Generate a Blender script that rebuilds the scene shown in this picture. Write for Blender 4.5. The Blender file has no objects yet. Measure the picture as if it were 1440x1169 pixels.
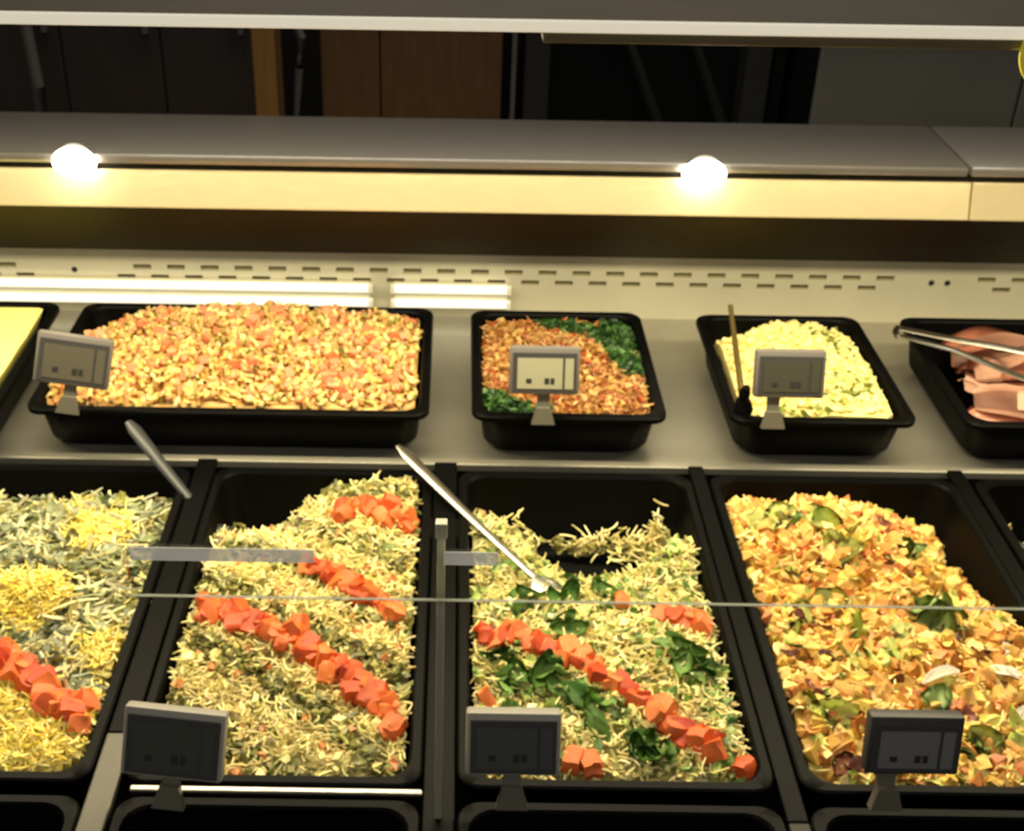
import bpy, bmesh, math, random
import numpy as np
from mathutils import Vector, Matrix, noise, Euler
from math import sin, cos, pi, radians

# ------------------------------------------------------------------ camera
SC = bpy.context.scene
FW, FH, FPX, PCX, PCY = 1440., 1169., 1760., 634., 584.5
PITCH, ROLL, CAMPOS = radians(31.0), radians(0.9), Vector((0, 0, 1.70))
_f = Vector((0, cos(PITCH), -sin(PITCH))); _r0 = Vector((1, 0, 0)); _u0 = _r0.cross(_f)
_r = _r0 * cos(ROLL) + _u0 * sin(ROLL); _u = _u0 * cos(ROLL) - _r0 * sin(ROLL)
cd = bpy.data.cameras.new('camera'); cam = bpy.data.objects.new('camera', cd)
SC.collection.objects.link(cam); SC.camera = cam
cam.matrix_world = Matrix(((_r.x, _u.x, -_f.x, CAMPOS.x), (_r.y, _u.y, -_f.y, CAMPOS.y), (_r.z, _u.z, -_f.z, CAMPOS.z), (0, 0, 0, 1)))
cd.sensor_width = 36; cd.lens = 36 * FPX / FW; cd.shift_x = (FW / 2 - PCX) / FW; cd.clip_start = .02
cd.dof.use_dof = True; cd.dof.focus_distance = .5; cd.dof.aperture_fstop = 27      # the phone focused short, so the case is slightly soft
# ------------------------------------------------------------------ world, big lights, exposure
w = bpy.data.worlds.new('world'); SC.world = w; w.use_nodes = True
w.node_tree.nodes['Background'].inputs[0].default_value = (1.0, .93, .82, 1)
w.node_tree.nodes['Background'].inputs[1].default_value = .05
SC.view_settings.view_transform = 'Standard'; SC.view_settings.look = 'None'
SC.view_settings.gamma = 1; SC.view_settings.use_curve_mapping = False
SC.view_settings.exposure = 0.0
def area(name, loc, rot, sx, sy, power, col):
    l = bpy.data.lights.new(name, 'AREA'); l.shape = 'RECTANGLE'; l.size = sx; l.size_y = sy; l.energy = power; l.color = col
    o = bpy.data.objects.new(name, l); SC.collection.objects.link(o); o.location = loc; o.rotation_euler = rot
    return o
CANOPY_Z, CANOPY_Y = 1.403, 1.25
area('canopy_lamp_light', (.05, 1.36, CANOPY_Z - .034), (radians(-14), 0, 0), 2.3, .05, 33, (1, .86, .55))       # light of the tube under the canopy
area('shop_ceiling_light', (.2, -.9, 3.0), (radians(22), 0, 0), 3.0, .6, 22, (1, .93, .80))                       # shop ceiling lamp row
area('back_room_fill_light', (.1, 2.75, 2.95), (radians(8), 0, 0), 2.4, .4, 26, (1, .92, .80))          # added unseen fill, lifts the staff side and the ledge
# ------------------------------------------------------------------ helpers
COL = SC.collection
rng = np.random.default_rng(7); random.seed(7)
def ray(u, v): return _f + _r * ((u - PCX) / FPX) - _u * ((v - PCY) / FPX)
def onz(u, v, z): d = ray(u, v); return CAMPOS + d * ((z - CAMPOS.z) / d.z)
def ony(u, v, y): d = ray(u, v); return CAMPOS + d * ((y - CAMPOS.y) / d.y)
def s2l(c): return tuple(((x / 255 + .055) / 1.055) ** 2.4 if x > 10 else x / 255 / 12.92 for x in c)
MATS = {}
def mat(name, col, rough=.5, metal=0., bump=0., bscale=60., var=0., stretch=None, emit=None, estr=0., spec=.5, coat=0., trans=0.):
    m = bpy.data.materials.new(name); m.use_nodes = True; nt = m.node_tree; b = nt.nodes['Principled BSDF']
    c = s2l(col); b.inputs['Base Color'].default_value = (*c, 1); b.inputs['Roughness'].default_value = rough
    b.inputs['Metallic'].default_value = metal; b.inputs['Specular IOR Level'].default_value = spec; b.inputs['Coat Weight'].default_value = coat
    if bump or var:
        tc = nt.nodes.new('ShaderNodeTexCoord'); mp = nt.nodes.new('ShaderNodeMapping'); n = nt.nodes.new('ShaderNodeTexNoise')
        n.inputs['Scale'].default_value = bscale; n.inputs['Detail'].default_value = 4
        if stretch: mp.inputs['Scale'].default_value = stretch
        nt.links.new(tc.outputs['Object'], mp.inputs[0]); nt.links.new(mp.outputs[0], n.inputs[0])
        if var:
            r = nt.nodes.new('ShaderNodeValToRGB'); r.color_ramp.elements[0].position = .3; r.color_ramp.elements[1].position = .7
            r.color_ramp.elements[0].color = (*[x * (1 - var) for x in c], 1); r.color_ramp.elements[1].color = (*[min(1, x * (1 + var)) for x in c], 1)
            nt.links.new(n.outputs[0], r.inputs[0]); nt.links.new(r.outputs[0], b.inputs['Base Color'])
        if bump:
            bp = nt.nodes.new('ShaderNodeBump'); bp.inputs['Strength'].default_value = bump; bp.inputs['Distance'].default_value = .002
            nt.links.new(n.outputs[0], bp.inputs['Height']); nt.links.new(bp.outputs[0], b.inputs['Normal'])
    if emit: b.inputs['Emission Color'].default_value = (*s2l(emit), 1); b.inputs['Emission Strength'].default_value = estr
    MATS[name] = m; return m
def food_mat(name, rough=.42, trans=.12):
    m = mat(name, (200, 190, 140), rough, bump=.35, bscale=220, trans=trans); nt = m.node_tree
    a = nt.nodes.new('ShaderNodeAttribute'); a.attribute_name = 'col'
    nt.links.new(a.outputs['Color'], nt.nodes['Principled BSDF'].inputs['Base Color']); return m
def piece_mat(name, c1, c2, rough=.35, trans=.15, bump=.3, bscale=120):
    m = mat(name, c1, rough, bump=bump, bscale=bscale, trans=trans); nt = m.node_tree
    oi = nt.nodes.new('ShaderNodeObjectInfo'); r = nt.nodes.new('ShaderNodeValToRGB')
    r.color_ramp.elements[0].color = (*s2l(c1), 1); r.color_ramp.elements[1].color = (*s2l(c2), 1)
    nt.links.new(oi.outputs['Random'], r.inputs[0]); nt.links.new(r.outputs[0], nt.nodes['Principled BSDF'].inputs['Base Color']); return m
FASC = mat('fascia_steel', (226, 212, 170), .26, .45, bump=.12, bscale=30, stretch=(1, 60, 60), var=.04)
UPST = mat('shaded_wall_steel', (92, 86, 68), .42, .6, bump=.1, bscale=20, stretch=(1, 40, 40), var=.08)  # steel tone with the shade under the fascia painted in
GPOST = mat('post_metal', (176, 174, 154), .4, .3)
STEEL = mat('brushed_steel', (176, 172, 163), .30, 1., bump=.15, bscale=30, stretch=(1, 60, 60), var=.05)
STEELD = mat('dull_steel', (74, 71, 63), .45, .4, bump=.15, bscale=30, stretch=(40, 1, 40), var=.08)
LEDGE = mat('ledge_steel', (150, 146, 142), .25, .6, bump=.06, bscale=20, stretch=(1, 30, 30), var=.05)
PANEL = mat('cream_coated_steel', (205, 200, 176), .38, .25, bump=.04, bscale=15, var=.03)
SHELF = mat('shelf_steel', (160, 156, 142), .36, .55, bump=.08, bscale=20, var=.05)
DARKST = mat('dark_steel', (36, 34, 28), .5, .2, spec=.3, bump=.1, bscale=30, var=.1)
BLACK = mat('black_plastic', (5, 5, 5), .5, bump=.05, bscale=90, spec=.08)
BLACKD = mat('black_matte', (7, 7, 7), .7, spec=.2)
VENTB = mat('vent_inside', (140, 132, 94), .7)
GREYP = mat('grey_plastic', (150, 146, 138), .45, bump=.05, bscale=200)
GREYD = mat('dark_grey_plastic', (58, 58, 58), .5)
GREYU = mat('grey_plastic_dim', (104, 100, 96), .45, bump=.05, bscale=200)
SCREEN = mat('tag_screen', (92, 94, 88), .25)
SCREENL = mat('tag_screen_pale', (158, 156, 132), .3)
PRINT = mat('tag_print', (40, 40, 42), .5)
CLIP = mat('clip_plastic', (98, 95, 84), .4)
LAMP = mat('lamp_glow', (255, 250, 230), .5, emit=(255, 244, 214), estr=22)
TUBEREFL = mat('tube_reflection_glow', (250, 250, 240), .5, emit=(255, 250, 232), estr=.8)
LIP = mat('lip_glow', (240, 236, 220), .5, emit=(246, 238, 216), estr=.48)
OLIVE = mat('canopy_top_metal', (96, 88, 68), .5, .3, var=.1, bscale=8)
WHITEP = mat('white_plastic', (225, 225, 215), .4)
YELLOW = mat('yellow_card', (255, 246, 84), .5)
FOOD = food_mat('food_mix')
TOM = piece_mat('tomato_flesh', (196, 56, 16), (240, 132, 66), .25, .2)
def glass_mat():
    m = bpy.data.materials.new('clear_glass'); m.use_nodes = True; nt = m.node_tree
    for n in list(nt.nodes): nt.nodes.remove(n)
    o = nt.nodes.new('ShaderNodeOutputMaterial'); mx = nt.nodes.new('ShaderNodeMixShader'); t = nt.nodes.new('ShaderNodeBsdfTransparent'); g = nt.nodes.new('ShaderNodeBsdfGlossy')
    fr = nt.nodes.new('ShaderNodeFresnel'); fr.inputs[0].default_value = 1.3; g.inputs['Roughness'].default_value = .02
    t.inputs[0].default_value = (.97, .98, .96, 1)
    nt.links.new(fr.outputs[0], mx.inputs[0]); nt.links.new(t.outputs[0], mx.inputs[1]); nt.links.new(g.outputs[0], mx.inputs[2]); nt.links.new(mx.outputs[0], o.inputs[0])
    return m
GLASS = glass_mat()
def reflection_mat():
    m = bpy.data.materials.new('milky_reflection'); m.use_nodes = True; nt = m.node_tree; b = nt.nodes['Principled BSDF']
    b.inputs['Base Color'].default_value = (.92, .93, .95, 1); b.inputs['Roughness'].default_value = .3; b.inputs['Alpha'].default_value = .62
    return m
MILKY = reflection_mat()  # pale see-through colour for the painted reflection
def edge_mat():
    m = bpy.data.materials.new('glass_edge'); m.use_nodes = True; b = m.node_tree.nodes['Principled BSDF']
    b.inputs['Base Color'].default_value = (.55, .58, .5, 1); b.inputs['Roughness'].default_value = .2; b.inputs['Alpha'].default_value = .45; return m
EDGE = edge_mat()

def link(name, me, parent=None):
    o = bpy.data.objects.new(name, me); COL.objects.link(o)
    if parent: o.parent = parent
    return o
def tag(o, label, cat, group=None, kind=None):
    o['label'] = label
    if cat: o['category'] = cat
    if group: o['group'] = group
    if kind: o['kind'] = kind
    return o
def thing(name, label, cat, loc=(0, 0, 0), group=None, rot=(0, 0, 0)):
    o = link(name, None); o.location = loc; o.rotation_euler = rot; o.empty_display_size = .02
    return tag(o, label, cat, group)
class MB:
    def __init__(s): s.bm = bmesh.new()
    def box(s, x0, x1, y0, y1, z0, z1, bev=0., M=None):
        r = bmesh.ops.create_cube(s.bm, size=1); vs = r['verts']
        for v in vs: v.co = Vector(((x0 + x1) / 2 + v.co.x * (x1 - x0), (y0 + y1) / 2 + v.co.y * (y1 - y0), (z0 + z1) / 2 + v.co.z * (z1 - z0)))
        if bev:
            es = list({e for v in vs for e in v.link_edges})
            rr = bmesh.ops.bevel(s.bm, geom=es, offset=bev, segments=2, affect='EDGES', profile=.5); vs = rr['verts']
        if M is not None:
            for v in {v for v in vs}: v.co = M @ v.co
        return s
    def tube(s, pts, rad, n=10, flat=1.0, up=Vector((0, 0, 1))):
        pts = [Vector(p) for p in pts]; rs = rad if isinstance(rad, (list, tuple)) else [rad] * len(pts); rings = []
        for i, p in enumerate(pts):
            t = (pts[min(i + 1, len(pts) - 1)] - pts[max(i - 1, 0)]).normalized(); a = t.cross(up)
            if a.length < 1e-4: a = t.cross(Vector((0, 1, 0)))
            a.normalize(); b = a.cross(t)
            rings.append([s.bm.verts.new(p + a * cos(2 * pi * k / n) * rs[i] + b * sin(2 * pi * k / n) * rs[i] * flat) for k in range(n)])
        for q, r in zip(rings, rings[1:]):
            for k in range(n): s.bm.faces.new((q[k], q[(k + 1) % n], r[(k + 1) % n], r[k]))
        s.bm.faces.new(rings[0][::-1]); s.bm.faces.new(rings[-1]); return s
    def loops(s, loops, cap0=False, cap1=False):
        L = [[s.bm.verts.new(p) for p in lp] for lp in loops]; n = len(L[0])
        for q, r in zip(L, L[1:]):
            for k in range(n): s.bm.faces.new((q[k], q[(k + 1) % n], r[(k + 1) % n], r[k]))
        if cap0: s.bm.faces.new(L[0][::-1])
        if cap1: s.bm.faces.new(L[-1])
        return s
    def sphere(s, c, r, sc=(1, 1, 1), seg=20):
        q = bmesh.ops.create_uvsphere(s.bm, u_segments=seg, v_segments=seg // 2, radius=r)
        for v in q['verts']: v.co = Vector((v.co.x * sc[0], v.co.y * sc[1], v.co.z * sc[2])) + Vector(c)
        return s
    def build(s, name, m, parent=None, smooth=False):
        bmesh.ops.recalc_face_normals(s.bm, faces=s.bm.faces[:])
        me = bpy.data.meshes.new(name); s.bm.to_mesh(me); s.bm.free(); me.materials.append(m)
        if smooth:
            me.polygons.foreach_set('use_smooth', [True] * len(me.polygons))
            try: me.set_sharp_from_angle(angle=radians(40))
            except Exception: pass
        return link(name, me, parent)
def rrect(x0, x1, y0, y1, r, z, n=5):
    pts = []
    for (cx, cy, a0) in ((x1 - r, y1 - r, 0), (x0 + r, y1 - r, 90), (x0 + r, y0 + r, 180), (x1 - r, y0 + r, 270)):
        for k in range(n + 1):
            a = radians(a0 + 90 * k / n); pts.append(Vector((cx + r * cos(a), cy + r * sin(a), z)))
    return pts

# ------------------------------------------------------------------ the room behind the counter
def struct(name, mb, m): o = mb.build(name, m); o['kind'] = 'structure'; return o
FLOORM = mat('floor_vinyl', (58, 52, 46), .5, var=.1, bscale=4)
WALLM = mat('back_room_wall', (44, 42, 42), .7, var=.06, bscale=3)
struct('floor', MB().box(-4, 4, -2, 4.2, -.05, 0), FLOORM)['label'] = 'dark floor behind and before the counter'
struct('wall_back', MB().box(-4, 4, 4.0, 4.1, 0, 3.2), WALLM)['label'] = 'dark wall behind the counter'
BROWN = mat('brown_wood', (98, 70, 40), .5, bump=.1, bscale=6, stretch=(8, 8, 1), var=.16)
POSTW = mat('amber_wood', (150, 108, 52), .5, bump=.1, bscale=6, stretch=(10, 10, 1), var=.15)
DKCAB = mat('dark_cabinet', (54, 46, 42), .5, bump=.05, bscale=8, stretch=(6, 6, 1), var=.12)
GRCAB = mat('grey_cabinet', (116, 114, 106), .5, var=.06, bscale=5)
CHAR = mat('charcoal_metal', (40, 40, 38), .5, var=.1, bscale=9)
PIPE = mat('grey_pipe', (110, 106, 100), .4, .3)
# brown cabinet with two doors
t = thing('wooden_cabinet', 'dark brown wooden cabinet with two doors behind the counter', 'cabinet', (-.12, 3.4, 0))
MB().box(-.247, .247, 0, .45, 0, 1.3).build('carcass', BLACKD, t)
for x0, x1 in ((-.245, -.088), (-.084, .243)):
    d = MB().box(x0, x1, -.02, -.001, .04, 1.28, .003).build('door', BROWN, t)
# wooden post
t = thing('wooden_post', 'amber brown wooden post standing left of the brown cabinet', 'post', (-.478, 3.18, 0))
MB().box(-.035, .022, -.02, .02, 0, 1.6, .002).build('shaft', POSTW, t)
MB().box(.0225, .034, -.012, .02, 0, 1.6, .002).build('edge_strip', BROWN, t)
# slanted cord between post and cabinet
mbc = MB(); mbc.tube([(-.435, 3.3, 0.0), (-.43, 3.3, .64), (-.415, 3.3, .78), (-.405, 3.3, .86), (-.43, 3.3, .93), (-.41, 3.3, 1.25)], [.004, .007, .011, .012, .008, .004], 8)
tag(mbc.build('hanging_cord', PIPE, None, True), 'grey twisted cord hanging between the wooden post and brown cabinet', 'cord')
# dark cupboard at left, two doors with knobs, one grey pipe before it
t = thing('dark_cupboard', 'dark cupboard with plain doors left of the wooden post', 'cupboard', (-.9, 3.42, 0))
MB().box(-.40, .36, 0, .4, 0, 1.35).build('carcass', BLACKD, t)
for x0, x1 in ((-.395, -.17), (-.166, .10), (.104, .355)):
    d = MB().box(x0, x1, -.02, -.001, .05, 1.33, .003).build('door', DKCAB, t)
    MB().box(x1 - .04, x1 - .025, -.045, -.0205, .84, .98, .004).build('door_handle', PIPE, d)
q = ony(50, 100, 3.2); tag(MB().tube([(q.x - .02, 3.2, 0), (q.x, 3.2, .75), (q.x - .03, 3.2, 1.3)], .016, 10).build('grey_pipe', PIPE, None, True), 'thin grey pipe at the far left behind the counter', 'pipe')
# slim steel upright right of brown cabinet
tag(MB().box(.146, .158, 3.30, 3.33, 0, 1.4, .002).build('steel_upright', PIPE), 'slim grey upright right of the brown cabinet', 'upright')
# charcoal stand with slanting braces
t = thing('equipment_stand', 'charcoal metal stand with slanting braces behind the counter', 'stand', (.52, 3.4, 0))
MB().box(-.33, .36, .12, .3, 0, 1.3, .005).build('back_plate', BLACKD, t)
for x in (-.30, .30): MB().box(x - .035, x + .035, 0, .10, 0, 1.3, .006).build('upright', CHAR, t)
for x in (-.06, .12): MB().tube([(x - .05, .06, 1.0), (x + .01, .06, .82), (x + .11, .06, .60), (x + .13, .06, .3)], [.022, .03, .035, .03], 10, .5).build('brace', CHAR, t, True)
MB().box(-.265, .265, .02, .10, .28, .31, .004).build('crossbar', CHAR, t)
MB().box(.345, .378, .02, .1, 0, 1.3, .004).build('side_strip', BLACKD, t)
# grey cabinet at right
t = thing('grey_cabinet', 'plain dark grey cabinet at the right behind the counter', 'cabinet', (1.42, 3.2, 0))
MB().box(-.50, .6, 0, .45, 0, .93, .004).build('carcass', BLACKD, t)
MB().box(-.50, .02, -.02, -.001, .04, .905, .004).build('door', GRCAB, t); MB().box(.026, .6, -.02, -.001, .04, .905, .004).build('door', GRCAB, t)
MB().box(-.51, .61, -.03, .46, .9305, .955, .004).build('worktop', CHAR, t)

# ------------------------------------------------------------------ the display case
X0, X1 = -1.35, 1.45
SH = .775; RIMU = .847; RIML = .79
case = thing('display_case', 'long steel deli display case holding two rows of black salad pans', 'display case', (0, 1.2, 0))
def cpart(mb, name, m, smooth=False):
    o = mb.build(name, m, case, smooth); o.location = (0, -1.2, 0); return o
cpart(MB().box(X0, X1, .42, 1.88, .05, .68), 'well_base', BLACKD)
cpart(MB().box(X0, X1, .40, .42, .05, .80), 'front_panel', DARKST)
cpart(MB().box(X0, X1, 1.412, 1.88, .763, SH, .002), 'shelf', SHELF)
cpart(MB().box(X0, X1, 1.418, 1.425, .68, .763), 'shelf_front', DARKST)
# back panel with real vent slots
def row(mb, xs, z0, z1, hw):
    xs = sorted(xs); a = X0
    for x in xs: mb.box(a, x - hw, 1.86, 1.863, z0, z1); a = x + hw
    mb.box(a, X1, 1.86, 1.863, z0, z1)
up, lo = [], []
k0 = ony(770, 385, 1.86).x; P = .0548
for k in range(-26, 24):
    x = k0 + P * k
    for L, xx in ((up, x), (lo, x - P / 2)):
        if -.69 < xx < -.545 or .71 < xx < .845: continue
        if X0 + .05 < xx < X1 - .05: L.append(xx)
mb = MB(); zs = [SH, .8328, .8412, .8502, .8590, .884]
mb.box(X0, X1, 1.86, 1.863, zs[0], zs[1]); row(mb, lo, zs[1], zs[2], .0145); mb.box(X0, X1, 1.86, 1.863, zs[2], zs[3]); row(mb, up, zs[3], zs[4], .0145); mb.box(X0, X1, 1.86, 1.863, zs[4], zs[5])
cpart(mb, 'vent_panel', PANEL)
cpart(MB().box(X0, X1, 1.86, 1.863, .8845, 1.0275), 'shaded_upper_panel', UPST)  # darker panel carries the fascia's shadow in its colour
cpart(MB().box(X0, X1, 1.8665, 1.88, SH, 1.07), 'vent_backing', VENTB)
for x in (.777, .803, -.615): cpart(MB().sphere((x, 1.860, .848), .005, (1, .4, 1), 12), 'screw', DARKST)
# top ledge, seam at x = .74
for x0, x1 in ((X0, .7375), (.7405, X1)):
    cpart(MB().box(x0, x1, 1.722, 1.915, 1.077, 1.092, .005), 'ledge_panel', LEDGE, True)
cpart(MB().box(X0, X1, 1.739, 1.90, 1.05, 1.0768), 'lamp_channel', DARKST)
for x0, x1, a in ((X0, .748, 0), (.750, X1, 2.5)):
    M = Matrix.Translation((0, 1.727, 1.04)) @ Matrix.Rotation(radians(-20 + a), 4, 'X') @ Matrix.Translation((0, -1.727, -1.04))
    cpart(MB().box(x0, x1, 1.721, 1.733, 1.012, 1.067, .002, M), 'fascia_panel', FASC)
cpart(MB().box(X0, X1, 1.745, 1.86, 1.028, 1.034), 'soffit', DARKST)
# deck dividers and front rails
for x, hw in ((-.323, .013), (.3275, .010), (.673, .010)):
    cpart(MB().box(x - hw, x + hw, .90 if x < 0 else .80, 1.40, .778, .7865, .002), 'divider', BLACK)
    cpart(MB().box(x - hw, x + hw, .56, .8995 if x < 0 else .7995, .7775, .787, .002), 'divider_cover', STEELD if x < 0 else DARKST)
cpart(MB().box(-.0205, -.0005 + .010, .56, 1.40, .7785, .7865, .002), 'divider', BLACK)
cpart(MB().box(-.297, -.0215, .8235, .8315, .777, .789, .002), 'front_rail', STEEL)
# spot lamps in the channel
for (u, v), lab in (((105, 228), 'round glowing lamp on the steel ledge above the wide pasta salad'), ((990, 245), 'round glowing lamp on the steel ledge above the cream potato salad')):
    q = ony(u, v, 1.715); t = thing('spot_lamp', lab, 'lamp', q, 'lamps along the steel ledge')
    MB().sphere((0, -.002, 0), .029, (1.1, .45, .8)).build('lens', LAMP, t, True)
    MB().tube([(0, .024, 0), (0, .006, 0)], [.018, .026], 20).build('housing', GREYD, t, True)
# glowing bars standing in for ceiling tube reflections, low on the vent panel
for x0, x1, lab in ((-1.0, -.134, 'long bright double bar imitating a tube reflection behind the wide pasta salad'), (-.097, .0905, 'short bright double bar imitating a tube reflection between pasta and carrot pans')):
    xm = (x0 + x1) / 2; t = thing('tube_reflection', lab, 'reflection bar', (xm, 1.8595, .80), 'white tube reflections built along the vent panel'); h = (x1 - x0) / 2
    MB().box(-h, h, -.007, 0, -.006, .037, .002).build('housing', PANEL, t)  # added backing for the reflection bars, no fixture here
    for z in (.004, .030):
        tb = MB().tube([(-h + .003, -.015, z), (h - .003, -.015, z)], .0066, 12, 1., Vector((0, 0, 1))).build('tube', TUBEREFL, t, True)
        for s in (-1, 1): MB().box(s * h - .004, s * h + .004, -.022, -.0072, z - .006, z + .006, .001).build('reflection_bar_end', WHITEP, tb)
# canopy over the case
t = thing('canopy', 'dark canopy shelf with a front lip made to glow above the case', 'canopy', (.05, CANOPY_Y, CANOPY_Z))
MB().box(-1.4, 1.4, .004, .62, -.012, 0, .002).build('top_panel', OLIVE, t)
MB().box(-1.4, 1.4, -.003, .0035, -.0125, -.0005, .002).build('glowing_lip', LIP, t)  # lip brightness put in as emission, no lamp sits here
MB().box(.035, 1.4, .001, .03, -.0235, -.0125, .002).build('lower_trim', OLIVE, t)
MB().box(-1.2, 1.2, .08, .16, -.030, -.0125, .003).build('lamp_housing', CHAR, t)
for s in (-1.38, 1.38): MB().box(s - .012, s + .012, .56, .60, 1.0925 - CANOPY_Z, -.0125, .002).build('support', STEELD, t)
# yellow tag at the right end of the lip
t = thing('yellow_tag', 'round yellow price tag hanging on the canopy lip at far right', 'tag', (.5945, CANOPY_Y - .005, 1.381))
MB().tube([(0, -.0012, 0), (0, .0012, 0)], .040, 32).build('disc', YELLOW, t)
MB().box(-.006, .006, -.001, .006, .022, .030, .001).build('hook', WHITEP, t)
# short glass strip standing in for the full front pane, with post
t = thing('front_glass_strip', 'low clear strip of the front glass on a slim steel post before the lower pans', 'glass strip', (-.006, .80, .79))
MB().box(-.0033, .0033, -.0033, .0033, -.0033, .318, .001).build('post', GPOST, t); MB().box(-.0048, .0048, -.0048, .0048, .318, .332, .001).build('post_cap', GPOST, t)
MB().box(.63, .639, -.0045, .0045, -.0033, .318, .0015).build('post', GPOST, t)
zt, zb = .314, .263
MB().box(-.249, .80, -.0125, -.0105, zb, zt).build('pane', GLASS, t)
MB().box(-.249, .80, -.0127, -.0103, zb - .0012, zb).build('pane_edge', EDGE, t)
for x0, x1 in ((-.245, -.10), (.002, .045)): MB().box(x0, x1, -.0145, -.0127, .300, .3125, .0006).build('reflection_band', MILKY, t)  # milky bands imitate a bright reflection on the glass

# ------------------------------------------------------------------ pans
def pan(x0, x1, y0, y1, zr, depth, lab, group, wall=.014, inset=.012):
    cx, cy = (x0 + x1) / 2, (y0 + y1) / 2; t = thing('salad_pan', lab, 'pan', (cx, cy, zr - depth), group); a, b = (x1 - x0) / 2, (y1 - y0) / 2
    D = depth; T = .003; tp = wall
    rim = MB().loops([rrect(-a + .004, a - .004, -b + .004, b - .004, .018, D - .009), rrect(-a, a, -b, b, .022, D - .008), rrect(-a, a, -b, b, .022, D - .002), rrect(-a + .002, a - .002, -b + .002, b - .002, .021, D),
                      rrect(-a + inset, a - inset, -b + inset, b - inset, .026, D), rrect(-a + inset + .002, a - inset - .002, -b + inset + .002, b - inset - .002, .026, D - .003)])
    rim.build('rim', BLACK, t, True)
    i = inset + .002; e = inset + tp * .55
    MB().loops([rrect(-a + i, a - i, -b + i, b - i, .026, D - .003), rrect(-a + e, a - e, -b + e, b - e, .034, T + .012), rrect(-a + e + .012, a - e - .012, -b + e + .012, b - e - .012, .03, T)], False, True).build('basin_inside', BLACK, t, True)
    i -= T; e -= T
    MB().loops([rrect(-a + i, a - i, -b + i, b - i, .026, D - .0085), rrect(-a + e, a - e, -b + e, b - e, .034, .012), rrect(-a + e + .012, a - e - .012, -b + e + .012, b - e - .012, .03, 0)], False, True).build('basin_outside', BLACK, t, True)
    return t
GU, GL = 'black pans on the upper shelf', 'black pans in the lower row'
UP = dict(p0=(-1.13, -.602, 1.40, 1.742), p1=(-.566, -.029, 1.418, 1.742), p2=(.028, .288, 1.418, 1.738), p3=(.372, .621, 1.418, 1.735), p4=(.684, .95, 1.415, 1.736))
pan(*UP['p0'], RIMU, .071, 'black pan holding the smooth yellow slab at far left of shelf', GU)
pan(*UP['p1'], RIMU, .071, 'wide black pan of pasta salad on the upper shelf', GU)
pan(*UP['p2'], RIMU, .071, 'small black pan of carrot salad with parsley on the upper shelf', GU)
pan(*UP['p3'], RIMU, .071, 'small black pan of cream potato salad on the upper shelf', GU)
pan(*UP['p4'], RIMU, .071, 'black pan of pink ham slices at far right of shelf', GU)
LP = dict(L=(-.661, -.338, .834, 1.375), A=(-.307, -.0225, .834, 1.375), B=(.0115, .3155, .834, 1.375), C=(.3395, .661, .834, 1.375), D=(.686, 1.0, .834, 1.375))
pan(*LP['L'], RIML, .108, 'large black pan of green leaf and cheese salad at lower left', GL, .022, .010)
pan(*LP['A'], RIML, .108, 'large black pan of tomato striped salad left of the glass post', GL, .022, .010)
pan(*LP['B'], RIML, .108, 'large black pan of leafy tomato salad right of the glass post', GL, .022, .010)
pan(*LP['C'], RIML, .108, 'large black pan of golden chunk salad at lower right', GL, .022, .010)
pan(*LP['D'], RIML, .108, 'large black almost empty pan at the far right edge', GL, .022, .010)
GF = 'empty black tubs along the front edge'
for k, lab in (('L', 'empty black tub in front of the green leaf and cheese salad'), ('A', 'empty black tub in front of the tomato striped salad'), ('B', 'empty black tub in front of the leafy tomato salad'), ('C', 'empty black tub in front of the golden chunk salad')):
    x0, x1 = LP[k][:2]; o = pan(x0, x1, .585, .8215, .785, .10, lab, GF, .022, .010); o.name = 'front_tub'

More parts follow.
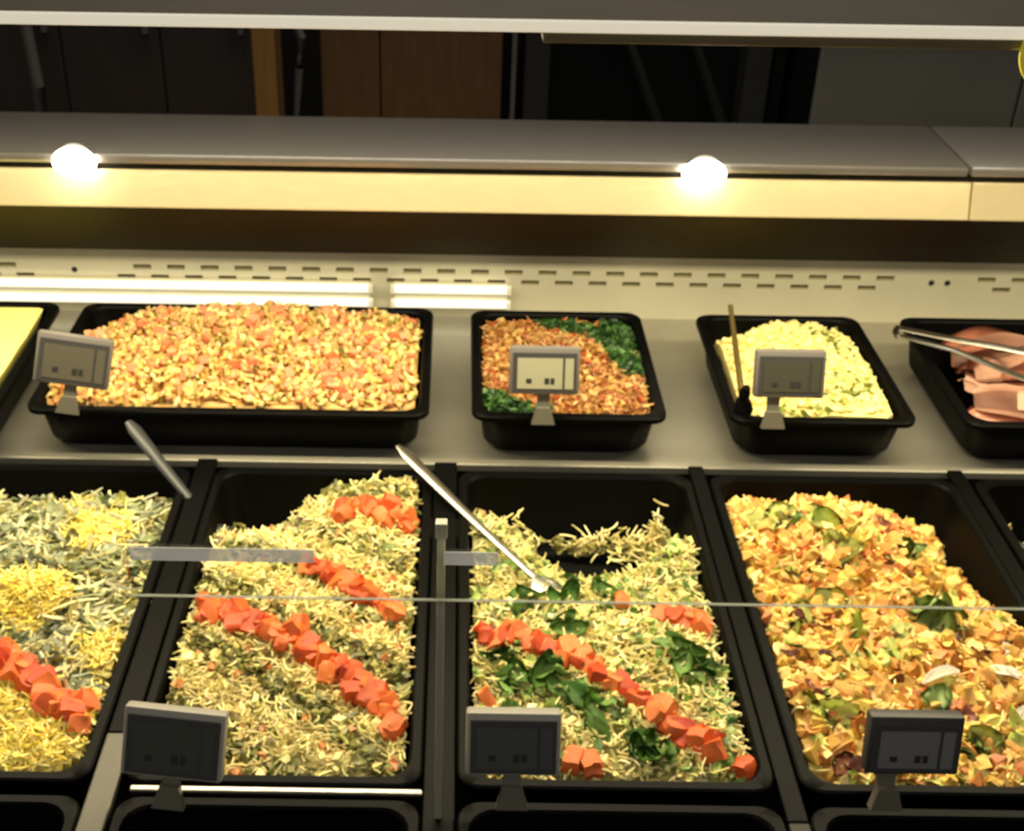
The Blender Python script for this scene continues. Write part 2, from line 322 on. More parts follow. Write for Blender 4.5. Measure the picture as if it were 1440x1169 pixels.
# ------------------------------------------------------------------ food
def rotmats(n, tilt, yaw=None):
    a = rng.uniform(0, 2 * pi, n) if yaw is None else yaw; b = rng.normal(0, tilt, n); c = rng.normal(0, tilt, n)
    ca, sa, cb, sb, cc, sc = np.cos(a), np.sin(a), np.cos(b), np.sin(b), np.cos(c), np.sin(c); z = np.zeros(n); o = np.ones(n)
    A = np.stack([np.stack([ca, -sa, z], -1), np.stack([sa, ca, z], -1), np.stack([z, z, o], -1)], -2)
    B = np.stack([np.stack([cb, z, sb], -1), np.stack([z, o, z], -1), np.stack([-sb, z, cb], -1)], -2)
    Cm = np.stack([np.stack([o, z, z], -1), np.stack([z, cc, -sc], -1), np.stack([z, sc, cc], -1)], -2)
    return A @ B @ Cm
def rods(pos, L, wd, th, curl, cols, tilt=.45, ns=4, nk=4, taper=.3, yaw=None):
    """bent strips: returns verts, quads, per-vertex colours"""
    n = len(pos); L = np.broadcast_to(L, n); wd = np.broadcast_to(wd, n); th = np.broadcast_to(th, n); k = rng.normal(0, 1, n) * curl + 1e-3
    s = np.linspace(-.5, .5, ns + 1); S = s[None] * 1.0; ang = k[:, None] * S
    cx = np.sin(ang) / k[:, None] * L[:, None]; cy = (1 - np.cos(ang)) / k[:, None] * L[:, None]; k2 = rng.normal(0, .5, n) * curl
    cz = (S ** 2) * k2[:, None] * L[:, None] * .5
    tw = (1 - taper * (2 * np.abs(s)) ** 2)[None]
    th_ = np.arange(nk) * 2 * pi / nk + pi / 4; oy = np.cos(th_) * .7; oz = np.sin(th_) * .7
    nx, ny = -np.sin(ang), np.cos(ang)
    V = np.zeros((n, ns + 1, nk, 3)); W = (wd[:, None] * tw)[..., None] * oy
    V[..., 0] = cx[..., None] + nx[..., None] * W; V[..., 1] = cy[..., None] + ny[..., None] * W; V[..., 2] = cz[..., None] + (th[:, None] * tw)[..., None] * oz
    V = V.reshape(n, -1, 3); V = np.einsum('nij,nvj->nvi', rotmats(n, tilt, yaw), V) + pos[:, None]
    F = []
    for i in range(ns):
        for j in range(nk): F.append((i * nk + j, i * nk + (j + 1) % nk, (i + 1) * nk + (j + 1) % nk, (i + 1) * nk + j))
    if nk == 4: F += [(3, 2, 1, 0), tuple(ns * nk + j for j in range(4))]
    F = np.array(F); m = V.shape[1]; Q = (F[None] + (np.arange(n) * m)[:, None, None]).reshape(-1, 4)
    return V.reshape(-1, 3), Q, np.repeat(cols, m, 0)
def cubes(pos, size, cols, jit=.22, tilt=1.2, asp=(1, 1, .8)):
    n = len(pos); c = np.array([(x, y, z) for x in (-.5, .5) for y in (-.5, .5) for z in (-.5, .5)]) * np.array(asp)
    V = (c[None] + rng.uniform(-jit, jit, (n, 8, 3))) * np.broadcast_to(size, n)[:, None, None]
    V = np.einsum('nij,nvj->nvi', rotmats(n, tilt), V) + pos[:, None]
    F = np.array([(0, 1, 3, 2), (4, 6, 7, 5), (0, 4, 5, 1), (2, 3, 7, 6), (0, 2, 6, 4), (1, 5, 7, 3)])
    return V.reshape(-1, 3), (F[None] + (np.arange(n) * 8)[:, None, None]).reshape(-1, 4), np.repeat(cols, 8, 0)
def leaves(pos, size, cols, asp=.6, curl=.5, tilt=.5):
    n = len(pos); nu, nv = 5, 3; u = np.linspace(-.5, .5, nu); v = np.linspace(-.5, .5, nv); U, Vv = np.meshgrid(u, v, indexing='ij')
    prof = np.sqrt(np.clip(1 - (1.9 * U) ** 2, .06, 1)); X = U[None] * np.ones((n, 1, 1)); Y = (Vv * prof * asp)[None] * np.ones((n, 1, 1))
    a = rng.normal(0, curl, (n, 1, 1)); b = rng.normal(0, curl, (n, 1, 1)); Z = a * U[None] ** 2 + b * np.abs(Vv)[None] * .5 + rng.normal(0, .04, (n, nu, nv))
    top = np.stack([X, Y, Z], -1).reshape(n, -1, 3); V = np.concatenate([top, top - np.array([0, 0, .03])], 1) * np.broadcast_to(size, n)[:, None, None]
    V = np.einsum('nij,nvj->nvi', rotmats(n, tilt), V) + pos[:, None]; m = nu * nv; F = []
    for i in range(nu - 1):
        for j in range(nv - 1):
            q = (i * nv + j, (i + 1) * nv + j, (i + 1) * nv + j + 1, i * nv + j + 1); F += [q, tuple(x + m for x in q[::-1])]
    bd = [(i * nv) for i in range(nu)] + [(nu - 1) * nv + j for j in range(1, nv)] + [i * nv + nv - 1 for i in range(nu - 2, -1, -1)] + [j for j in range(nv - 2, 0, -1)]
    for i in range(len(bd)): a_, b_ = bd[i], bd[(i + 1) % len(bd)]; F.append((b_, a_, a_ + m, b_ + m))
    F = np.array(F); return V.reshape(-1, 3), (F[None] + (np.arange(n) * 2 * m)[:, None, None]).reshape(-1, 4), np.repeat(cols, 2 * m, 0)
def pal(n, entries, jit=.10):
    """random colours from [(weight, rgb)...]"""
    wts = np.array([e[0] for e in entries], float); idx = rng.choice(len(entries), n, p=wts / wts.sum())
    c = np.array([s2l(e[1]) for e in entries])[idx]; return np.clip(c * (1 + rng.normal(0, jit, (n, 1))) * (1 + rng.normal(0, .04, (n, 3))), 0, 1)
def build_food(name, chunks, lab, cat='salad', smooth=False):
    off = 0; Vs, Qs, Cs = [], [], []
    for V, Q, C in chunks: Vs.append(V); Qs.append(Q + off); Cs.append(C); off += len(V)
    V = np.concatenate(Vs).astype(np.float32); Q = np.concatenate(Qs).astype(np.int32); C = np.concatenate(Cs).astype(np.float32)
    me = bpy.data.meshes.new(name); me.vertices.add(len(V)); me.vertices.foreach_set('co', V.ravel()); me.loops.add(Q.size); me.loops.foreach_set('vertex_index', Q.ravel())
    me.polygons.add(len(Q)); me.polygons.foreach_set('loop_start', np.arange(0, Q.size, 4, dtype=np.int32)); me.update(calc_edges=True)
    at = me.color_attributes.new('col', 'FLOAT_COLOR', 'POINT'); at.data.foreach_set('color', np.concatenate([C, np.ones((len(C), 1), np.float32)], 1).ravel())
    me.polygons.foreach_set('use_smooth', np.full(len(me.polygons), smooth)); me.materials.append(FOOD); me.validate()
    return tag(link(name, me), lab, cat, None, 'stuff')
class Mound:
    """food surface over a pan's inside: base height + bumps (px u, v, radius m, dz)"""
    def __init__(s, box, zr, depth, z0, bumps, nz=.006, inset=.014, wall=.012, corner=.03, nscale=28):
        s.x0, s.x1, s.y0, s.y1 = box; s.zr, s.zb = zr, zr - depth + .005; s.z0 = z0; s.nz = nz; s.ns = nscale; s.inset, s.wall, s.corner = inset, wall, corner
        s.b = [(onz(u, v, z0), r, dz) for u, v, r, dz in bumps]
    def h(s, x, y):
        z = s.z0 + s.nz * noise.noise((x * s.ns, y * s.ns, .3)) + s.nz * .5 * noise.noise((x * s.ns * 2.3, y * s.ns * 2.3, 1.3))
        for q, r, dz in s.b: z += dz * math.exp(-((x - q.x) ** 2 + (y - q.y) ** 2) / (r * r))
        return z
    def lim(s, z):
        f = min(1., max(0., (s.zr - z) / (s.zr - s.zb))); return s.inset + s.wall * f
    def inside(s, x, y, m=0.):
        i = s.inset + s.wall * .3 + m; a, b = (s.x1 - s.x0) / 2 - i, (s.y1 - s.y0) / 2 - i; dx, dy = abs(x - (s.x0 + s.x1) / 2), abs(y - (s.y0 + s.y1) / 2)
        if dx > a or dy > b: return False
        r = s.corner; return not (dx > a - r and dy > b - r and (dx - a + r) ** 2 + (dy - b + r) ** 2 > r * r)
    def sample(s, n, m=.002, jz=.004, keep=None, low=.012):
        out = []; tries = 0
        while len(out) < n and tries < n * 12:
            tries += 1; x = random.uniform(s.x0, s.x1); y = random.uniform(s.y0, s.y1)
            if not s.inside(x, y, m): continue
            z = s.h(x, y)
            if z < s.zb + low: continue
            if keep and not keep(x, y): continue
            out.append((x, y, max(s.zb + .004, z + random.uniform(-jz * .6, jz))))
        return np.array(out).reshape(-1, 3)
    def surf(s, colf, nx=44, ny=60):
        vid, V, C, Q = {}, [], [], []
        ins = s.inset + s.wall * .35; xs = np.linspace(s.x0 + ins, s.x1 - ins, nx); ys = np.linspace(s.y0 + ins, s.y1 - ins, ny)
        H = np.array([[s.h(x, y) - .003 for y in ys] for x in xs])
        ok = lambda i, j: 0 <= i < nx - 1 and 0 <= j < ny - 1 and all(s.inside(xs[a], ys[b], -.004) for a in (i, i + 1) for b in (j, j + 1)) and min(H[i, j], H[i + 1, j], H[i, j + 1], H[i + 1, j + 1]) > s.zb + .002
        def vert(i, j, bot):
            if (i, j, bot) not in vid: vid[(i, j, bot)] = len(V); V.append((xs[i], ys[j], (max(s.zb, H[i, j] - .018)) if bot else H[i, j])); C.append(colf(xs[i], ys[j]))
            return vid[(i, j, bot)]
        for i in range(nx - 1):
            for j in range(ny - 1):
                if not ok(i, j): continue
                Q.append((vert(i, j, 0), vert(i + 1, j, 0), vert(i + 1, j + 1, 0), vert(i, j + 1, 0)))
                for (di, dj, a, b) in ((-1, 0, (i, j + 1), (i, j)), (1, 0, (i + 1, j), (i + 1, j + 1)), (0, -1, (i, j), (i + 1, j)), (0, 1, (i + 1, j + 1), (i, j + 1))):
                    if not ok(i + di, j + dj): Q.append((vert(*a, 1), vert(*b, 1), vert(*b, 0), vert(*a, 0)))
        return np.array(V), np.array(Q), np.array(C)
def flat(rgb): c = s2l(rgb); return lambda x, y: c
def polyd(pts, z):
    P_ = [onz(u, v, z) for u, v in pts]
    def d(x, y):
        best = 9
        for a, b in zip(P_, P_[1:]):
            dx, dy = b.x - a.x, b.y - a.y; t = max(0, min(1, ((x - a.x) * dx + (y - a.y) * dy) / (dx * dx + dy * dy + 1e-12))); best = min(best, math.hypot(x - a.x - t * dx, y - a.y - t * dy))
        return best
    return d
def near(pts, z):
    P_ = [(onz(u, v, z), r) for u, v, r in pts]
    return lambda x, y: any((x - q.x) ** 2 + (y - q.y) ** 2 < r * r for q, r in P_)
# shared chunk meshes
def chunk_mesh(name, m, seed, asp=(1, .85, .7), jit=.2, cuts=2, rnd=.25):
    bm = bmesh.new(); bmesh.ops.create_cube(bm, size=1); bmesh.ops.subdivide_edges(bm, edges=bm.edges[:], cuts=cuts, use_grid_fill=True)
    R = random.Random(seed); ox = R.uniform(0, 99)
    for v in bm.verts:
        p = v.co.copy(); v.co = p.lerp(p.normalized() * .6, rnd); n_ = noise.noise_vector(p * 1.6 + Vector((ox, 0, 0))); v.co += n_ * jit; v.co = Vector((v.co.x * asp[0], v.co.y * asp[1], v.co.z * asp[2]))
    me = bpy.data.meshes.new(name); bm.to_mesh(me); bm.free(); me.materials.append(m); me.polygons.foreach_set('use_smooth', [True] * len(me.polygons))
    try: me.set_sharp_from_angle(angle=radians(38))
    except Exception: pass
    return me
def leaf_mesh(name, m, seed, asp=.65, curl=.5, crinkle=.1):
    R = random.Random(seed); bm = bmesh.new(); nu, nv = 7, 5; g = {}; k1, k2 = R.uniform(-curl, curl), R.uniform(.2, 1) * curl
    for i in range(nu):
        for j in range(nv):
            u, v = i / (nu - 1) - .5, j / (nv - 1) - .5; pr = math.sqrt(max(.03, 1 - (1.95 * u) ** 2)) * (1 - .25 * u)
            g[i, j] = bm.verts.new((u, v * pr * asp, k1 * u * u * 2 + k2 * abs(v) * .6 + R.uniform(-1, 1) * crinkle * (.3 + abs(v))))
    for i in range(nu - 1):
        for j in range(nv - 1): bm.faces.new((g[i, j], g[i + 1, j], g[i + 1, j + 1], g[i, j + 1]))
    bmesh.ops.solidify(bm, geom=bm.faces[:], thickness=.03); bmesh.ops.recalc_face_normals(bm, faces=bm.faces[:])
    me = bpy.data.meshes.new(name); bm.to_mesh(me); bm.free(); me.materials.append(m); me.polygons.foreach_set('use_smooth', [True] * len(me.polygons)); return me
def place(name, meshes, pos, size, lab, cat, group, tilt=.5, lift=.25):
    for p in pos:
        o = link(name, random.choice(meshes)); s = size * random.uniform(.82, 1.2); o.scale = (s, s, s)
        o.location = (p[0], p[1], p[2] + s * lift); o.rotation_euler = (random.gauss(0, tilt), random.gauss(0, tilt), random.uniform(0, 2 * pi)); tag(o, lab, cat, group)
TOMM = [chunk_mesh('tomato_chunk', TOM, s, (1.1, .85, .75), .22, 2, .3) for s in range(8)]
def along(md, pts, step, spread, z):
    P_ = [onz(u, v, z) for u, v in pts]; out = []
    for a, b in zip(P_, P_[1:]):
        n = max(1, int((b - a).length / step))
        for k in range(n):
            q = a.lerp(b, (k + random.uniform(.2, .8)) / n)
            for _ in range(1):
                x, y = q.x + random.gauss(0, spread * .25), q.y + random.gauss(0, spread)
                if md.inside(x, y, .008): out.append((x, y, md.h(x, y)))
    return out

CREAM = [(5, (236, 222, 150)), (4, (224, 208, 132)), (2, (204, 190, 118)), (2, (244, 234, 180))]
CHEESE = [(5, (246, 226, 112)), (4, (236, 212, 98)), (2, (250, 238, 156))]
OLV = [(4, (126, 122, 62)), (4, (156, 150, 84)), (3, (98, 98, 46)), (2, (108, 116, 56)), (1, (78, 70, 34))]
GREY = [(4, (142, 146, 114)), (3, (110, 116, 84)), (3, (176, 178, 144)), (2, (76, 84, 58))]  # leaf strip tones, greyed for the reflected haze over that pan
# --- A
Z = .782
mA = Mound(LP['A'], RIML, .108, .775, [(550, 720, .07, .016), (470, 760, .08, .0), (370, 695, .055, -.085), (300, 715, .04, -.03), (430, 900, .12, .016), (450, 1050, .1, .006), (240, 740, .03, -.015)], corner=.02)
bandA = lambda x, y: sin((y + x * .75) * 62 + noise.noise((x * 9, y * 9, 0)) * 2.2) + .5 * noise.noise((x * 60, y * 60, 2))
def partA(x, y): return bandA(x, y) > .25
p1 = mA.sample(2300, keep=lambda x, y: not partA(x, y)); p2 = mA.sample(900, keep=partA); p3 = mA.sample(500); p4 = mA.sample(420, keep=partA); p5 = mA.sample(500, keep=partA)
build_food('shredded_salad', [mA.surf(lambda x, y: s2l((176, 164, 96)) if not partA(x, y) else s2l((112, 108, 56))),
    rods(p1, rng.uniform(.014, .034, len(p1)), .0022, .0016, 1.5, pal(len(p1), CREAM)), rods(p2, rng.uniform(.012, .026, len(p2)), .0048, .0024, 1.2, pal(len(p2), OLV)), rods(p5, rng.uniform(.014, .03, len(p5)), .0024, .0016, 1.5, pal(len(p5), CREAM)),
    leaves(p4, rng.uniform(.012, .022, len(p4)), pal(len(p4), OLV)), cubes(p3, rng.uniform(.005, .010, len(p3)), pal(len(p3), [(4, (238, 222, 150)), (1, (216, 140, 80)), (1, (140, 134, 70))]))], 'shredded cream and olive salad with long tomato stripes left of the glass post')
bt = [onz(random.uniform(290, 470), random.uniform(682, 735), .72) for _ in range(90)]; bt = np.array([tuple(q) for q in bt])
GT = 'tomato chunks laid in stripes on the salads'
along_f = lambda m, pts, st, sp: along(m, pts, st, sp, Z)
place('tomato_chunk', TOMM, along_f(mA, [(240, 845), (330, 882), (450, 938)], .0052, .009), .021, 'red tomato chunk in the left half of the longest stripe left of the glass post', 'tomato chunk', GT)
place('tomato_chunk', TOMM, along_f(mA, [(450, 938), (520, 985), (570, 1040)], .0052, .010), .021, 'red tomato chunk in the right half of the longest stripe left of the glass post', 'tomato chunk', GT)
place('tomato_chunk', TOMM, along_f(mA, [(570, 1040), (600, 1085)], .011, .006), .024, 'red tomato chunk at the front end of the longest stripe left of the glass post', 'tomato chunk', GT)
place('tomato_chunk', TOMM, along_f(mA, [(440, 800), (520, 850), (600, 885), (606, 925)], .006, .008), .021, 'red tomato chunk in the middle stripe left of the glass post', 'tomato chunk', GT)
place('tomato_chunk', TOMM, along_f(mA, [(475, 722), (545, 728), (605, 758)], .006, .009), .020, 'red tomato chunk in the rear stripe left of the glass post', 'tomato chunk', GT)
# --- B
mB = Mound(LP['B'], RIML, .108, .770, [(800, 715, .12, -.08), (900, 740, .06, -.03), (690, 750, .045, .035), (950, 775, .045, .035), (830, 960, .14, .018), (930, 1060, .1, .008), (900, 690, .1, -.03)], corner=.02)
p1 = mB.sample(2600); p2 = mB.sample(600); p3 = mB.sample(520); p4 = mB.sample(400)
def bits(u, v, r, z, n, sp=.01):
    c = onz(u, v, z); o = np.array([(c.x + random.gauss(0, r), c.y + random.gauss(0, r * .7), z + abs(random.gauss(0, sp))) for _ in range(n)])
    x0, x1, y0, y1 = LP['B']; o[:, 0] = np.clip(o[:, 0], x0 + .045, x1 - .045); o[:, 1] = np.clip(o[:, 1], y0 + .05, y1 - .05); return o
b1 = np.concatenate([bits(830, 740, .022, .70, 120, .012), bits(700, 740, .02, .705, 90, .02)]); b2 = bits(895, 775, .022, .70, 120, .015); b3 = np.concatenate([bits(850, 760, .03, .698, 30), bits(800, 700, .06, .70, 12)]); b4 = np.concatenate([bits(960, 760, .016, .705, 120, .025), bits(880, 700, .05, .70, 25)])
rb = lambda p: rods(p, rng.uniform(.012, .03, len(p)), .0022, .0015, 1.4, pal(len(p), CREAM))
build_food('leafy_salad', [mB.surf(flat((148, 142, 78))), rods(p1, rng.uniform(.014, .034, len(p1)), .0022, .0016, 1.5, pal(len(p1), CREAM)), rb(b1), rb(b2), rb(b4), leaves(b3, .02, pal(len(b3), OLV)),
    rods(p2, rng.uniform(.010, .022, len(p2)), .0045, .0022, 1.2, pal(len(p2), OLV)), leaves(p3, rng.uniform(.014, .026, len(p3)), pal(len(p3), [(2, (112, 146, 66)), (2, (82, 116, 48)), (3, (176, 194, 108))])), cubes(p4, rng.uniform(.005, .010, len(p4)), pal(len(p4), CREAM))],
    'leafy cream and green salad with a tomato stripe right of the glass post')
place('tomato_chunk', TOMM, along_f(mB, [(655, 880), (740, 905), (830, 955)], .0075, .006), .020, 'red tomato chunk in the left half of the diagonal stripe of the leafy salad', 'tomato chunk', GT)
place('tomato_chunk', TOMM, along_f(mB, [(830, 955), (920, 1010)], .0075, .006), .020, 'red tomato chunk in the middle of the diagonal stripe of the leafy salad', 'tomato chunk', GT)
place('tomato_chunk', TOMM, along_f(mB, [(920, 1015), (1005, 1070)], .0045, .009), .021, 'red tomato chunk in the broad front end of the stripe of the leafy salad', 'tomato chunk', GT)
place('tomato_chunk', TOMM, along_f(mB, [(930, 858), (1010, 880)], .005, .007), .021, 'red tomato chunk in the short rear stripe beside the golden salad', 'tomato chunk', GT)
q = onz(872, 845, Z); place('tomato_chunk', TOMM, [(q.x, q.y, mB.h(q.x, q.y))], .022, 'single red tomato chunk at the rear of the leafy salad', 'tomato chunk', GT)
for (u, v, lab) in ((805, 1075, 'red tomato chunk just right of the tag before the leafy salad'), (832, 1082, 'red tomato chunk right of the tag at the front rim of the leafy salad'), (1046, 1082, 'lone red tomato chunk in the front right corner of the leafy salad'), (684, 985, 'red tomato chunk above the tag at the left wall of the leafy salad')):
    q = onz(u, v, Z); place('tomato_chunk', TOMM, [(q.x, q.y, mB.h(q.x, q.y))], .019, lab, 'tomato chunk', GT)
SPIN = piece_mat('spinach_leaf', (76, 122, 46), (132, 168, 84), .35, .1); SPM = [leaf_mesh('spinach_leaf', SPIN, s, .5, .45, .07) for s in range(5)]
def spots(md, lst, z):
    out = []
    for u, v, r, n in lst:
        c = onz(u, v, z)
        for _ in range(n):
            for _t in range(20):
                a, rr = random.uniform(0, 2 * pi), r * math.sqrt(random.random()); x, y = c.x + rr * cos(a), c.y + rr * sin(a)
                if md.inside(x, y, .012): out.append((x, y, md.h(x, y))); break
    return out
GS = 'green leaves in the leafy salad'
place('spinach_leaf', SPM, spots(mB, [(760, 840, .03, 5), (830, 840, .03, 4), (800, 880, .03, 3)], Z), .036, 'green leaf at the rear of the leafy salad near the spoon', 'leaf', GS, .4, .15)
place('spinach_leaf', SPM, spots(mB, [(700, 950, .03, 6), (720, 1000, .03, 3)], Z), .038, 'green leaf at the left below the tomato stripe of the leafy salad', 'leaf', GS, .4, .15)
place('spinach_leaf', SPM, spots(mB, [(780, 970, .03, 7), (840, 1010, .03, 7)], Z), .038, 'green leaf amid the leafy salad just below the tomato stripe', 'leaf', GS, .4, .15)
place('spinach_leaf', SPM, spots(mB, [(960, 920, .028, 7), (990, 945, .025, 5)], Z), .038, 'green leaf above the tomato stripe at right of the leafy salad', 'leaf', GS, .4, .15)
place('spinach_leaf', SPM, spots(mB, [(905, 1050, .025, 6), (940, 1080, .02, 3)], Z), .036, 'green leaf at the front rim of the leafy salad', 'leaf', GS, .4, .15)
# --- L
mL = Mound(LP['L'], RIML, .108, .772, [(130, 740, .06, .02), (40, 840, .06, .022), (60, 690, .12, -.028), (130, 920, .04, .012), (40, 880, .03, -.02), (60, 1050, .1, .012), (230, 690, .05, -.02), (170, 850, .04, -.01)], corner=.035)
ylc = near([(140, 740, .040), (40, 835, .046), (150, 915, .032), (50, 1045, .06), (20, 990, .05), (90, 1060, .05), (110, 690, .02), (160, 985, .03)], Z)
yl = lambda x, y: ylc(x + .018 * noise.noise((x * 40, y * 40, 5)), y + .018 * noise.noise((x * 40, y * 40, 9)))
p1 = mL.sample(1500, keep=yl); p2 = mL.sample(1000, keep=lambda x, y: not yl(x, y)); p3 = mL.sample(520, keep=lambda x, y: not yl(x, y)); p4 = mL.sample(900)
build_food('cheese_leaf_salad', [mL.surf(lambda x, y: s2l((206, 186, 96)) if yl(x, y) else s2l((122, 124, 80))), rods(p1, rng.uniform(.014, .032, len(p1)), .0023, .0016, 1.4, pal(len(p1), CHEESE)),
    rods(p2, rng.uniform(.024, .055, len(p2)), .0042, .0014, .9, pal(len(p2), GREY + [(4, (218, 212, 160)), (2, (196, 196, 144))]), .3), leaves(p3, rng.uniform(.014, .03, len(p3)), pal(len(p3), GREY + OLV)), rods(p4, rng.uniform(.012, .03, len(p4)), .0022, .0016, 1.4, pal(len(p4), CREAM))],
    'green leaf strip and yellow shredded cheese salad in the lower left pan')
place('tomato_chunk', TOMM, along_f(mL, [(2, 925), (40, 962), (62, 980)], .006, .009), .023, 'red tomato chunk in the stripe of the lower left salad near the frame edge', 'tomato chunk', GT)
place('tomato_chunk', TOMM, along_f(mL, [(62, 980), (125, 1030)], .006, .009), .023, 'red tomato chunk in the stripe end of the lower left salad by the pan wall', 'tomato chunk', GT)
# --- C
mC = Mound(LP['C'], RIML, .108, .773, [(1180, 770, .09, .03), (1260, 840, .12, .012), (1400, 760, .075, -.105), (1240, 660, .09, -.07), (1440, 830, .05, -.05), (1090, 690, .05, -.03), (1230, 980, .14, .012), (1440, 1000, .1, .004)], corner=.035)
GOLD = piece_mat('golden_chunk', (206, 138, 58), (240, 206, 116), .4, .15, .4); GDM = [chunk_mesh('golden_chunk', GOLD, 40 + s, (1.15, .8, .6), .42, 3, .6) for s in range(8)]
LET = piece_mat('lettuce', (168, 186, 80), (218, 222, 134), .38, .15); LTM = [leaf_mesh('lettuce_piece', LET, 60 + s, .8, .6, .12) for s in range(5)]
GRN = piece_mat('green_lettuce', (124, 156, 82), (170, 192, 118), .38, .12); GNM = [leaf_mesh('lettuce_piece', GRN, 70 + s, .8, .5, .1) for s in range(4)]
RAD = piece_mat('radicchio', (86, 34, 30), (130, 66, 46), .4, .1); RDM = [leaf_mesh('radicchio_piece', RAD, 80 + s, .75, .8, .14) for s in range(3)]
GLINT = piece_mat('glint', (236, 232, 216), (246, 244, 232), .2, .2); GLINTM = [leaf_mesh('glint_sliver', GLINT, 90 + s, .3, .5, .03) for s in range(2)]
p1 = mC.sample(1500, jz=.006); p2 = mC.sample(1100, jz=.007); p3 = mC.sample(520, jz=.008)
CG = [(4, (230, 190, 96)), (3, (210, 156, 72)), (3, (240, 212, 126)), (2, (190, 114, 52)), (1, (210, 132, 74))]
build_food('golden_salad', [mC.surf(flat((196, 156, 80))), cubes(p1, rng.uniform(.007, .014, len(p1)), pal(len(p1), CG), .3), rods(p2, rng.uniform(.014, .034, len(p2)), .0026, .0019, 1.3, pal(len(p2), [(3, (242, 216, 132)), (2, (248, 232, 172)), (1, (224, 160, 88))])),
    leaves(p3, rng.uniform(.014, .028, len(p3)), pal(len(p3), [(4, (214, 212, 118)), (2, (150, 164, 72)), (1, (118, 62, 42)), (2, (238, 214, 140))]))], 'golden mixed salad with lettuce in the lower right pan')
GC = 'pieces of the golden chunk salad'
Y1, Y2, XC = onz(1200, 850, Z).y, onz(1200, 980, Z).y, .49
pts = [tuple(p) for p in mC.sample(190, .012, .002)]
for lo_, hi_, wh in ((Y1, 9, 'rear'), (Y2, Y1, 'middle'), (0, Y2, 'front')):
    for a_, b_, sd in ((0, XC, 'left'), (XC, 9, 'right')):
        place('golden_chunk', GDM, [p for p in pts if lo_ < p[1] <= hi_ and a_ < p[0] <= b_], .019, 'golden chunk in the %s %s part of the lower right salad' % (wh, sd), 'food chunk', GC, .8, .1)
place('lettuce_piece', LTM, spots(mC, [(1085, 740, .022, 3), (1160, 770, .03, 4), (1190, 790, .03, 3)], Z), .042, 'pale lettuce piece at the rear of the golden salad', 'lettuce', GC, .5, .2)
place('lettuce_piece', LTM, spots(mC, [(1240, 910, .03, 4), (1080, 950, .03, 3), (1150, 880, .04, 3)], Z), .038, 'pale lettuce piece in the middle of the golden salad', 'lettuce', GC, .5, .2)
place('lettuce_piece', LTM, spots(mC, [(1140, 1010, .04, 4), (1420, 1060, .03, 3)], Z), .038, 'pale lettuce piece near the front rim of the golden salad', 'lettuce', GC, .5, .2)
place('lettuce_piece', GNM, spots(mC, [(1310, 880, .018, 3)], Z), .05, 'larger green lettuce piece amid the right of the golden salad', 'lettuce', GC, .4, .25)
place('lettuce_piece', GNM, spots(mC, [(1120, 745, .02, 3), (1280, 790, .02, 3)], Z), .034, 'small green lettuce piece at the rear of the golden salad', 'lettuce', GC, .5, .2)
place('lettuce_piece', GNM, spots(mC, [(1390, 1060, .02, 2), (1330, 1000, .02, 1)], Z), .034, 'small green lettuce piece near the tag before the golden salad', 'lettuce', GC, .5, .2)
place('radicchio_piece', RDM, spots(mC, [(1205, 1085, .012, 3)], Z), .030, 'dark red leaf left of the tag before the golden salad', 'leaf', GC, .5, .2)
place('radicchio_piece', RDM, spots(mC, [(1235, 765, .012, 2), (1340, 905, .02, 3), (1375, 930, .015, 2), (1120, 870, .015, 2), (1165, 945, .02, 2), (1090, 920, .02, 1)], Z), .026, 'small brown red leaf scattered in the golden salad', 'leaf', GC, .5, .2)
place('glint_sliver', GLINTM, spots(mC, [(1415, 918, .006, 1), (1410, 960, .006, 1), (1315, 970, .008, 1), (1420, 1013, .008, 1)], Z), .04, 'shiny white sliver standing in for a highlight at the right of the golden salad', 'glint', GC, .15, .3)  # bright highlights on the salad, built as white slivers
# --- D : a few scraps
mD = Mound(LP['D'], RIML, .108, .715, [(1440, 780, .06, .03)], corner=.035)
p1 = mD.sample(260); p2 = mD.sample(60)
build_food('salad_scraps', [rods(p1, rng.uniform(.014, .03, len(p1)), .002, .0014, 1.2, pal(len(p1), CREAM)), leaves(p2, rng.uniform(.014, .026, len(p2)), pal(len(p2), OLV))], 'few salad scraps left in the nearly empty pan at far right')
# --- P1 pasta salad
ZU = .85
m1 = Mound(UP['p1'], RIMU, .071, .842, [(350, 480, .11, .022), (480, 500, .12, .012), (230, 500, .1, .012), (120, 440, .055, -.05), (590, 440, .03, -.02), (350, 560, .2, .004)], nz=.004, inset=.016, corner=.03)
p1 = m1.sample(1300, jz=.006); p2 = m1.sample(900, jz=.005); p3 = m1.sample(300, jz=.007)
PST = [(5, (224, 192, 116)), (4, (212, 174, 96)), (2, (232, 210, 146)), (2, (200, 150, 90)), (2, (208, 152, 104))]
build_food('pasta_salad', [m1.surf(flat((206, 164, 92)), 60, 36), rods(p1, rng.uniform(.011, .020, len(p1)), .0050, .0050, 1.6, pal(len(p1), PST), .8, 4, 5, .05), cubes(p2, rng.uniform(.006, .010, len(p2)), pal(len(p2), PST + [(3, (222, 146, 100))])),
    leaves(p3, rng.uniform(.007, .014, len(p3)), pal(len(p3), [(3, (140, 138, 56)), (2, (170, 170, 82)), (1, (100, 92, 40))]))], 'cream pasta salad with ham heaped in the wide upper pan', smooth=True)
HAM = piece_mat('ham_cube', (212, 104, 60), (232, 158, 116), .35, .2); HMM = [chunk_mesh('ham_cube', HAM, 100 + s, (1, .9, .7), .15, 1, .1) for s in range(4)]
pts = [tuple(p) for p in m1.sample(90, .01, .002)] + [tuple(p) for p in m1.sample(26, .01, .002, keep=near([(500, 530, .06), (560, 540, .04)], ZU))]
